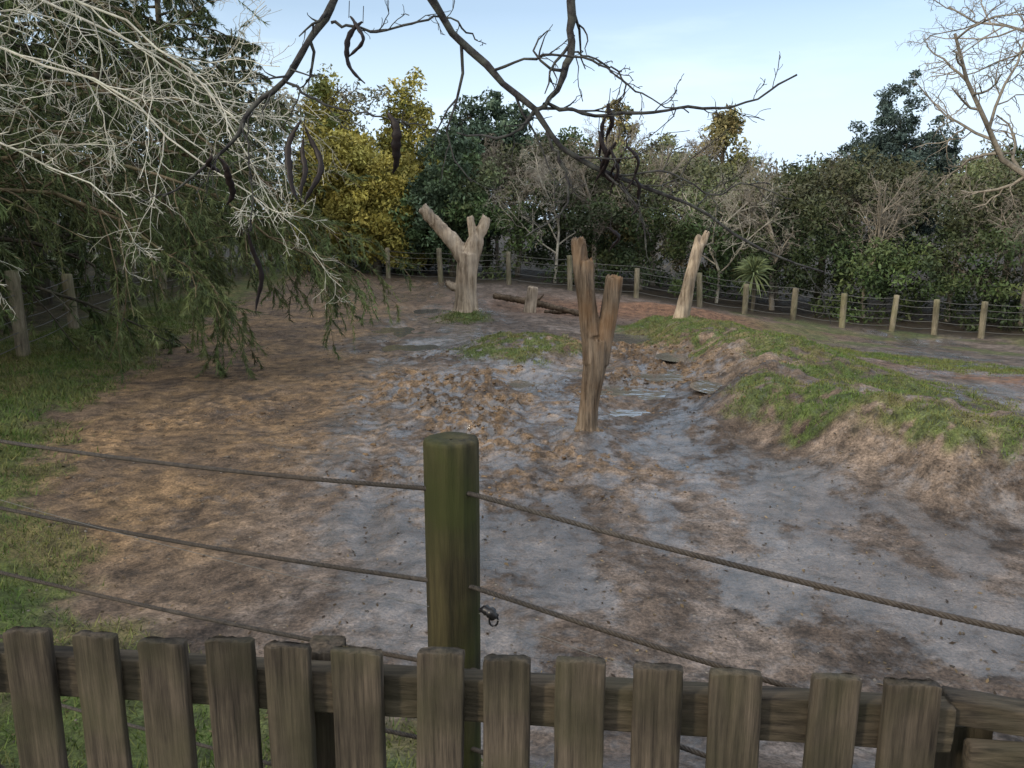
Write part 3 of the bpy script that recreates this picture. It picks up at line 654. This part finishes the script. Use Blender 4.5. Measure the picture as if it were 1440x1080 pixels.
# pale lichen-covered bare tree on the left
g=np.random.default_rng(71)
tr_=resamp([(-6.4,6.2,.0),(-6.2,6.2,2.0),(-5.9,6.2,3.6),(-5.4,6.2,5.2)],12)
lims=[[(-6,6.2,3.2),(-4.6,6.1,3.9),(-3.4,6,3.6),(-2.4,5.9,3.05),(-1.75,5.9,2.5)],
 [(-6,6.2,3.4),(-4.6,5.8,4.3),(-3.2,5.7,4.1),(-2.3,5.6,3.6),(-1.8,5.6,3.1)],
 [(-6,6.2,3.0),(-4.8,6.4,3.4),(-3.8,6.5,3.0),(-3.0,6.5,2.5)],
 [(-6,6.2,3.8),(-4.6,6.3,4.9),(-3.4,6.4,4.7),(-2.6,6.4,4.2)],
 [(-6,6.2,2.9),(-5.0,5.8,3.1),(-4.2,5.6,2.7),(-3.5,5.5,2.1)],
 [(-6,6.2,3.5),(-4.4,6.8,4.2),(-3.2,7,3.9),(-2.4,7.1,3.3),(-2.0,7.1,2.5)],
 [(-6,6.2,4.2),(-4.6,6.0,5.0),(-3.6,6.0,4.6),(-2.9,6.0,4.0)]]
P1=np.stack([resamp(l,14) for l in lims]); P1[:,1:]+=g.normal(size=P1[:,1:].shape)*.04
R1=np.tile(np.linspace(.016,.0042,14),(len(P1),1))
a1=children(P1,R1,13,.34,.75,.18,(.02,0,-.06),.28,g=g,rr=.6,n=8); a2=children(*a1,7,.55,.75,.15,(.02,0,-.06),.36,g=g,rr=.62,n=7); a3=children(*a2,5,.55,.7,.2,(0,0,-.05),.32,g=g,rr=.7,n=5)
V,F=joinVF([tubes(tr_[None],np.linspace(.14,.05,12)[None],10),tubes(P1,R1,6),tubes(a1[0],np.maximum(a1[1],.0028),5),tubes(a2[0],np.maximum(a2[1],.0019),4),tubes(a3[0],np.maximum(a3[1],.0014),3)])
mk('lichen_covered_tree',V,[F],M_pale,smooth=True)

# ---------------------------------------------------------------- overhanging locust branch with seed pods
ob_e=empty('overhanging_branches')
B=[([(-.575,3.0,3.35),(-.605,3.0,3.21),(-.683,3.0,3.095),(-.787,3,2.956),(-.92,3.02,2.86),(-.977,3.03,2.767),(-1.08,3.05,2.68),(-1.28,3.08,2.555)],.015,.004),
 ([(-.29,2.9,3.38),(-.266,2.95,3.21),(-.195,3,3.095),(-.074,3,2.98),(.05,3,2.873),(.113,3,2.80),(.2,3,2.707),(.352,3.03,2.635),(.533,3.05,2.57),(.714,3.1,2.5),(.93,3.12,2.37),(1.19,3.15,2.28)],.015,.0035),
 ([(.2,3,3.38),(.2,3,3.21),(.196,3,3.05),(.16,3,2.933),(.1,3,2.86),(-.0125,3,2.767),(-.2,3.03,2.78)],.016,.003),
 ([(.11,3,2.873),(.321,3.02,2.838),(.568,3.05,2.866),(.815,3.1,2.88),(1.03,3.12,2.99)],.007,.003),
 ([(.12,3,2.79),(.176,3,2.67),(.203,3,2.575),(.178,2.98,2.5),(.05,2.96,2.42)],.006,.0025),
 ([(.37,3.03,2.63),(.42,3.03,2.56),(.46,3.03,2.5),(.486,3.02,2.37)],.005,.0025),
 ([(-.62,3,3.14),(-.44,3.02,3.117),(-.243,3.05,3.165),(-.12,3.05,3.09)],.005,.0025),
 ([(-.787,3,2.956),(-.65,3,2.87),(-.50,3,2.838),(-.3,3,2.80)],.005,.002),
 ([(-.92,3.02,2.86),(-.94,3.02,2.7),(-.93,3.02,2.56),(-.945,3.02,2.43)],.0035,.002),
 ([(-.07,3,2.98),(.1,2.95,3.02),(.28,2.9,2.99),(.42,2.9,2.9),(.6,2.9,2.83)],.005,.002),
 ([(.2,3,3.05),(.33,3,3.0),(.40,3,2.93),(.36,3,2.86)],.004,.002),
 ([(.352,3.03,2.635),(.55,3.0,2.64),(.72,3.0,2.56),(.82,3.0,2.60),(1.0,3.0,2.55)],.004,.002)]
NP=24
PB=np.stack([resamp(b_[0],NP) for b_ in B]); gb=np.random.default_rng(81)
PB=PB+gb.normal(size=PB.shape)*.004
RB=np.stack([np.linspace(b_[1],b_[2],NP) for b_ in B])*(1+.3*gb.random((len(B),NP))-.1)
c1=children(PB,RB,8,.26,.8,.15,(0,0,-.01),.26,g=gb,rr=.5); c2=children(*c1,3,.55,.7,.2,(0,0,-.02),.26,g=gb,rr=.7)
V,F=joinVF([tubes(PB,RB,8),tubes(c1[0],np.maximum(c1[1],.0016),5),tubes(c2[0],np.maximum(c2[1],.0011),4)])
mk('branches',V,[F],M_dark,smooth=True,parent=ob_e)
pods=[(-.43,2.84,2.64,.017,.03),(-.75,2.82,2.54,.012,-.05),(-.735,2.80,2.53,.011,.05),(-.742,2.76,2.55,.010,.0),(-.945,2.43,2.14,.010,.02),(-1.03,2.69,2.53,.013,.03),(-1.05,2.70,2.64,.009,-.02),(-.51,3.14,2.94,.012,-.06),(-.56,3.16,3.02,.010,.05),
 (.335,2.87,2.74,.013,.01),(.30,2.78,2.6,.010,.03),(.37,2.74,2.60,.014,-.05),(.40,2.73,2.58,.011,.05),(.35,2.72,2.55,.010,.02),(.43,2.62,2.49,.012,.03),(.35,2.45,2.36,.009,.03),(.39,2.70,2.60,.010,-.03),(.33,2.83,2.66,.010,-.02)]
n=24; t=np.linspace(0,1,n)
Vp=[]
for (xx,z1,z2,w,cv) in pods:
    bow=cv*np.sin(np.pi*t); P=np.stack([xx+bow+.006*np.sin(t*9+xx*30),3+.03*np.cos(t*3+xx*9),z1+(z2-z1)*t],1)
    R=w*np.clip(np.sin(np.pi*np.clip(t*1.0,0.02,.985))**.45,.15,1)*(1+.16*np.sin(t*38))
    V,F=tubes(P[None],R[None],8); V=V.reshape(n,8,3)
    for k in range(n):
        a=1.57+.5*math.sin(xx*20)+t[k]*1.2; u=np.array([math.cos(a),math.sin(a),0]); d=V[k]-P[k]; V[k]=P[k]+d-u*((d@u)*.7)[:,None]
    Vp.append((V.reshape(-1,3),F))
    st=np.stack([np.linspace(xx+.004,xx,5),np.full(5,3.0),np.linspace(z1+.05,z1-.005,5)],1); st[:,1]+=.03*np.cos(xx*9)
    Vp.append(tubes(st[None],np.full((1,5),.0014),5))
V,F=joinVF(Vp); mk('seed_pods',V,[F],M_pod,smooth=True,parent=ob_e)

# cabbage tree behind fence
ce=empty('cabbage_tree',(8.2,27.9,h1(8.2,27.9))); g=np.random.default_rng(91)
P=resamp([(0,0,-.2),(.03,0,.6),(-.02,0,1.3)],6)[None]; V,F=tubes(P,np.full((1,6),.07),8); mk('trunk',V,[F],M_bark,smooth=True,parent=ce)
n=170; d=norm(g.normal(size=(n,3))+np.array([0,0,.45])); b0=np.array([-.02,0,1.3])+.05*d; sd=norm(np.cross(d,g.normal(size=(n,3))))*.028
ml=b0+d*.42; tp=b0+d*.75+np.array([0,0,-.18])
V=np.stack([b0-sd*.6,b0+sd*.6,ml+sd,ml-sd],1).reshape(-1,3); V2=np.stack([ml-sd,ml+sd,tp],1).reshape(-1,3)
F1=np.arange(4*n).reshape(-1,4); F2=4*n+np.arange(3*n).reshape(-1,3)
c=np.array([.15,.19,.09])*(.6+.8*g.random((n,1))); mk('leaves',np.vstack([V,V2]),[F1,F2],M_leaf,col=np.vstack([np.repeat(c,4,axis=0),np.repeat(c,3,axis=0)]),parent=ce)

# ---------------------------------------------------------------- light, sky, camera
el=math.radians(27); az=math.radians(228)   # azimuth clockwise from +Y
sd=Vector((math.sin(az)*math.cos(el),math.cos(az)*math.cos(el),math.sin(el)))
sl=bpy.data.lights.new('sun','SUN'); sl.energy=2.5; sl.angle=math.radians(6); sl.color=(1,.85,.64)
so=bpy.data.objects.new('sun',sl); sc.collection.objects.link(so); so.rotation_euler=sd.to_track_quat('Z','Y').to_euler(); so.location=(-30,-20,30)
w=bpy.data.worlds.new('World'); sc.world=w; w.use_nodes=True; nt=w.node_tree; N=nt.nodes; L=nt.links
bgn=N['Background']; sky=N.new('ShaderNodeTexSky'); sky.sky_type='NISHITA'; sky.sun_disc=False; sky.sun_elevation=el; sky.sun_rotation=az; sky.dust_density=.6; sky.ozone_density=1.6
tc=N.new('ShaderNodeTexCoord'); mp=N.new('ShaderNodeMapping'); mp.inputs['Scale'].default_value=(1.2,1.2,6.0); mp.inputs['Rotation'].default_value=(0,.12,.4)
L.new(tc.outputs['Generated'],mp.inputs['Vector'])
nn=N.new('ShaderNodeTexNoise'); nn.inputs['Scale'].default_value=1.6; nn.inputs['Detail'].default_value=7; nn.inputs['Roughness'].default_value=.55; L.new(mp.outputs[0],nn.inputs['Vector'])
def MR(src,a0,a1,b0,b1):
    q=N.new('ShaderNodeMapRange'); q.inputs['From Min'].default_value=a0; q.inputs['From Max'].default_value=a1; q.inputs['To Min'].default_value=b0; q.inputs['To Max'].default_value=b1; L.new(src,q.inputs['Value']); return q.outputs[0]
def MA(op,a,b_,cl=False):
    q=N.new('ShaderNodeMath'); q.operation=op; q.use_clamp=cl
    for i,v in enumerate((a,b_)):
        if isinstance(v,(int,float)): q.inputs[i].default_value=v
        else: L.new(v,q.inputs[i])
    return q.outputs[0]
sx=N.new('ShaderNodeSeparateXYZ'); L.new(tc.outputs['Generated'],sx.inputs[0])
wisps=MR(nn.outputs['Fac'],.50,.72,.34,.8); hor=MR(sx.outputs['Z'],.22,.06,0,.75)
m1=MA('ADD',wisps,hor,True)
mx=N.new('ShaderNodeMix'); mx.data_type='RGBA'; L.new(m1,mx.inputs[0]); L.new(sky.outputs[0],mx.inputs[6]); mx.inputs[7].default_value=(5.9,7.2,8.6,1)
back=MR(sx.outputs['Y'],.35,-.3,0,1); hi_=MR(sx.outputs['Z'],.50,.75,0,1)  # masks for an added out-of-view cloud bank, behind and overhead, lifting ambient light
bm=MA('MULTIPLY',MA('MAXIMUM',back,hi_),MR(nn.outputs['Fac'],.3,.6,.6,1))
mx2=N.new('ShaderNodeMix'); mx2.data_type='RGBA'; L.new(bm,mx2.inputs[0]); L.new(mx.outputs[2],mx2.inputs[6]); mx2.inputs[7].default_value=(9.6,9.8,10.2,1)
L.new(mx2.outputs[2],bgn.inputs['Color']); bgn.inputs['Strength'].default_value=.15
cam=bpy.data.cameras.new('camera'); cam.sensor_width=36; cam.lens=28.8; cam.clip_end=2000; cam.clip_start=.05
co=bpy.data.objects.new('camera',cam); sc.collection.objects.link(co); co.location=(0,0,2.5); co.rotation_euler=(math.radians(90-11.8),0,0); sc.camera=co
sc.view_settings.view_transform='Standard'; sc.view_settings.look='None'; sc.view_settings.exposure=0
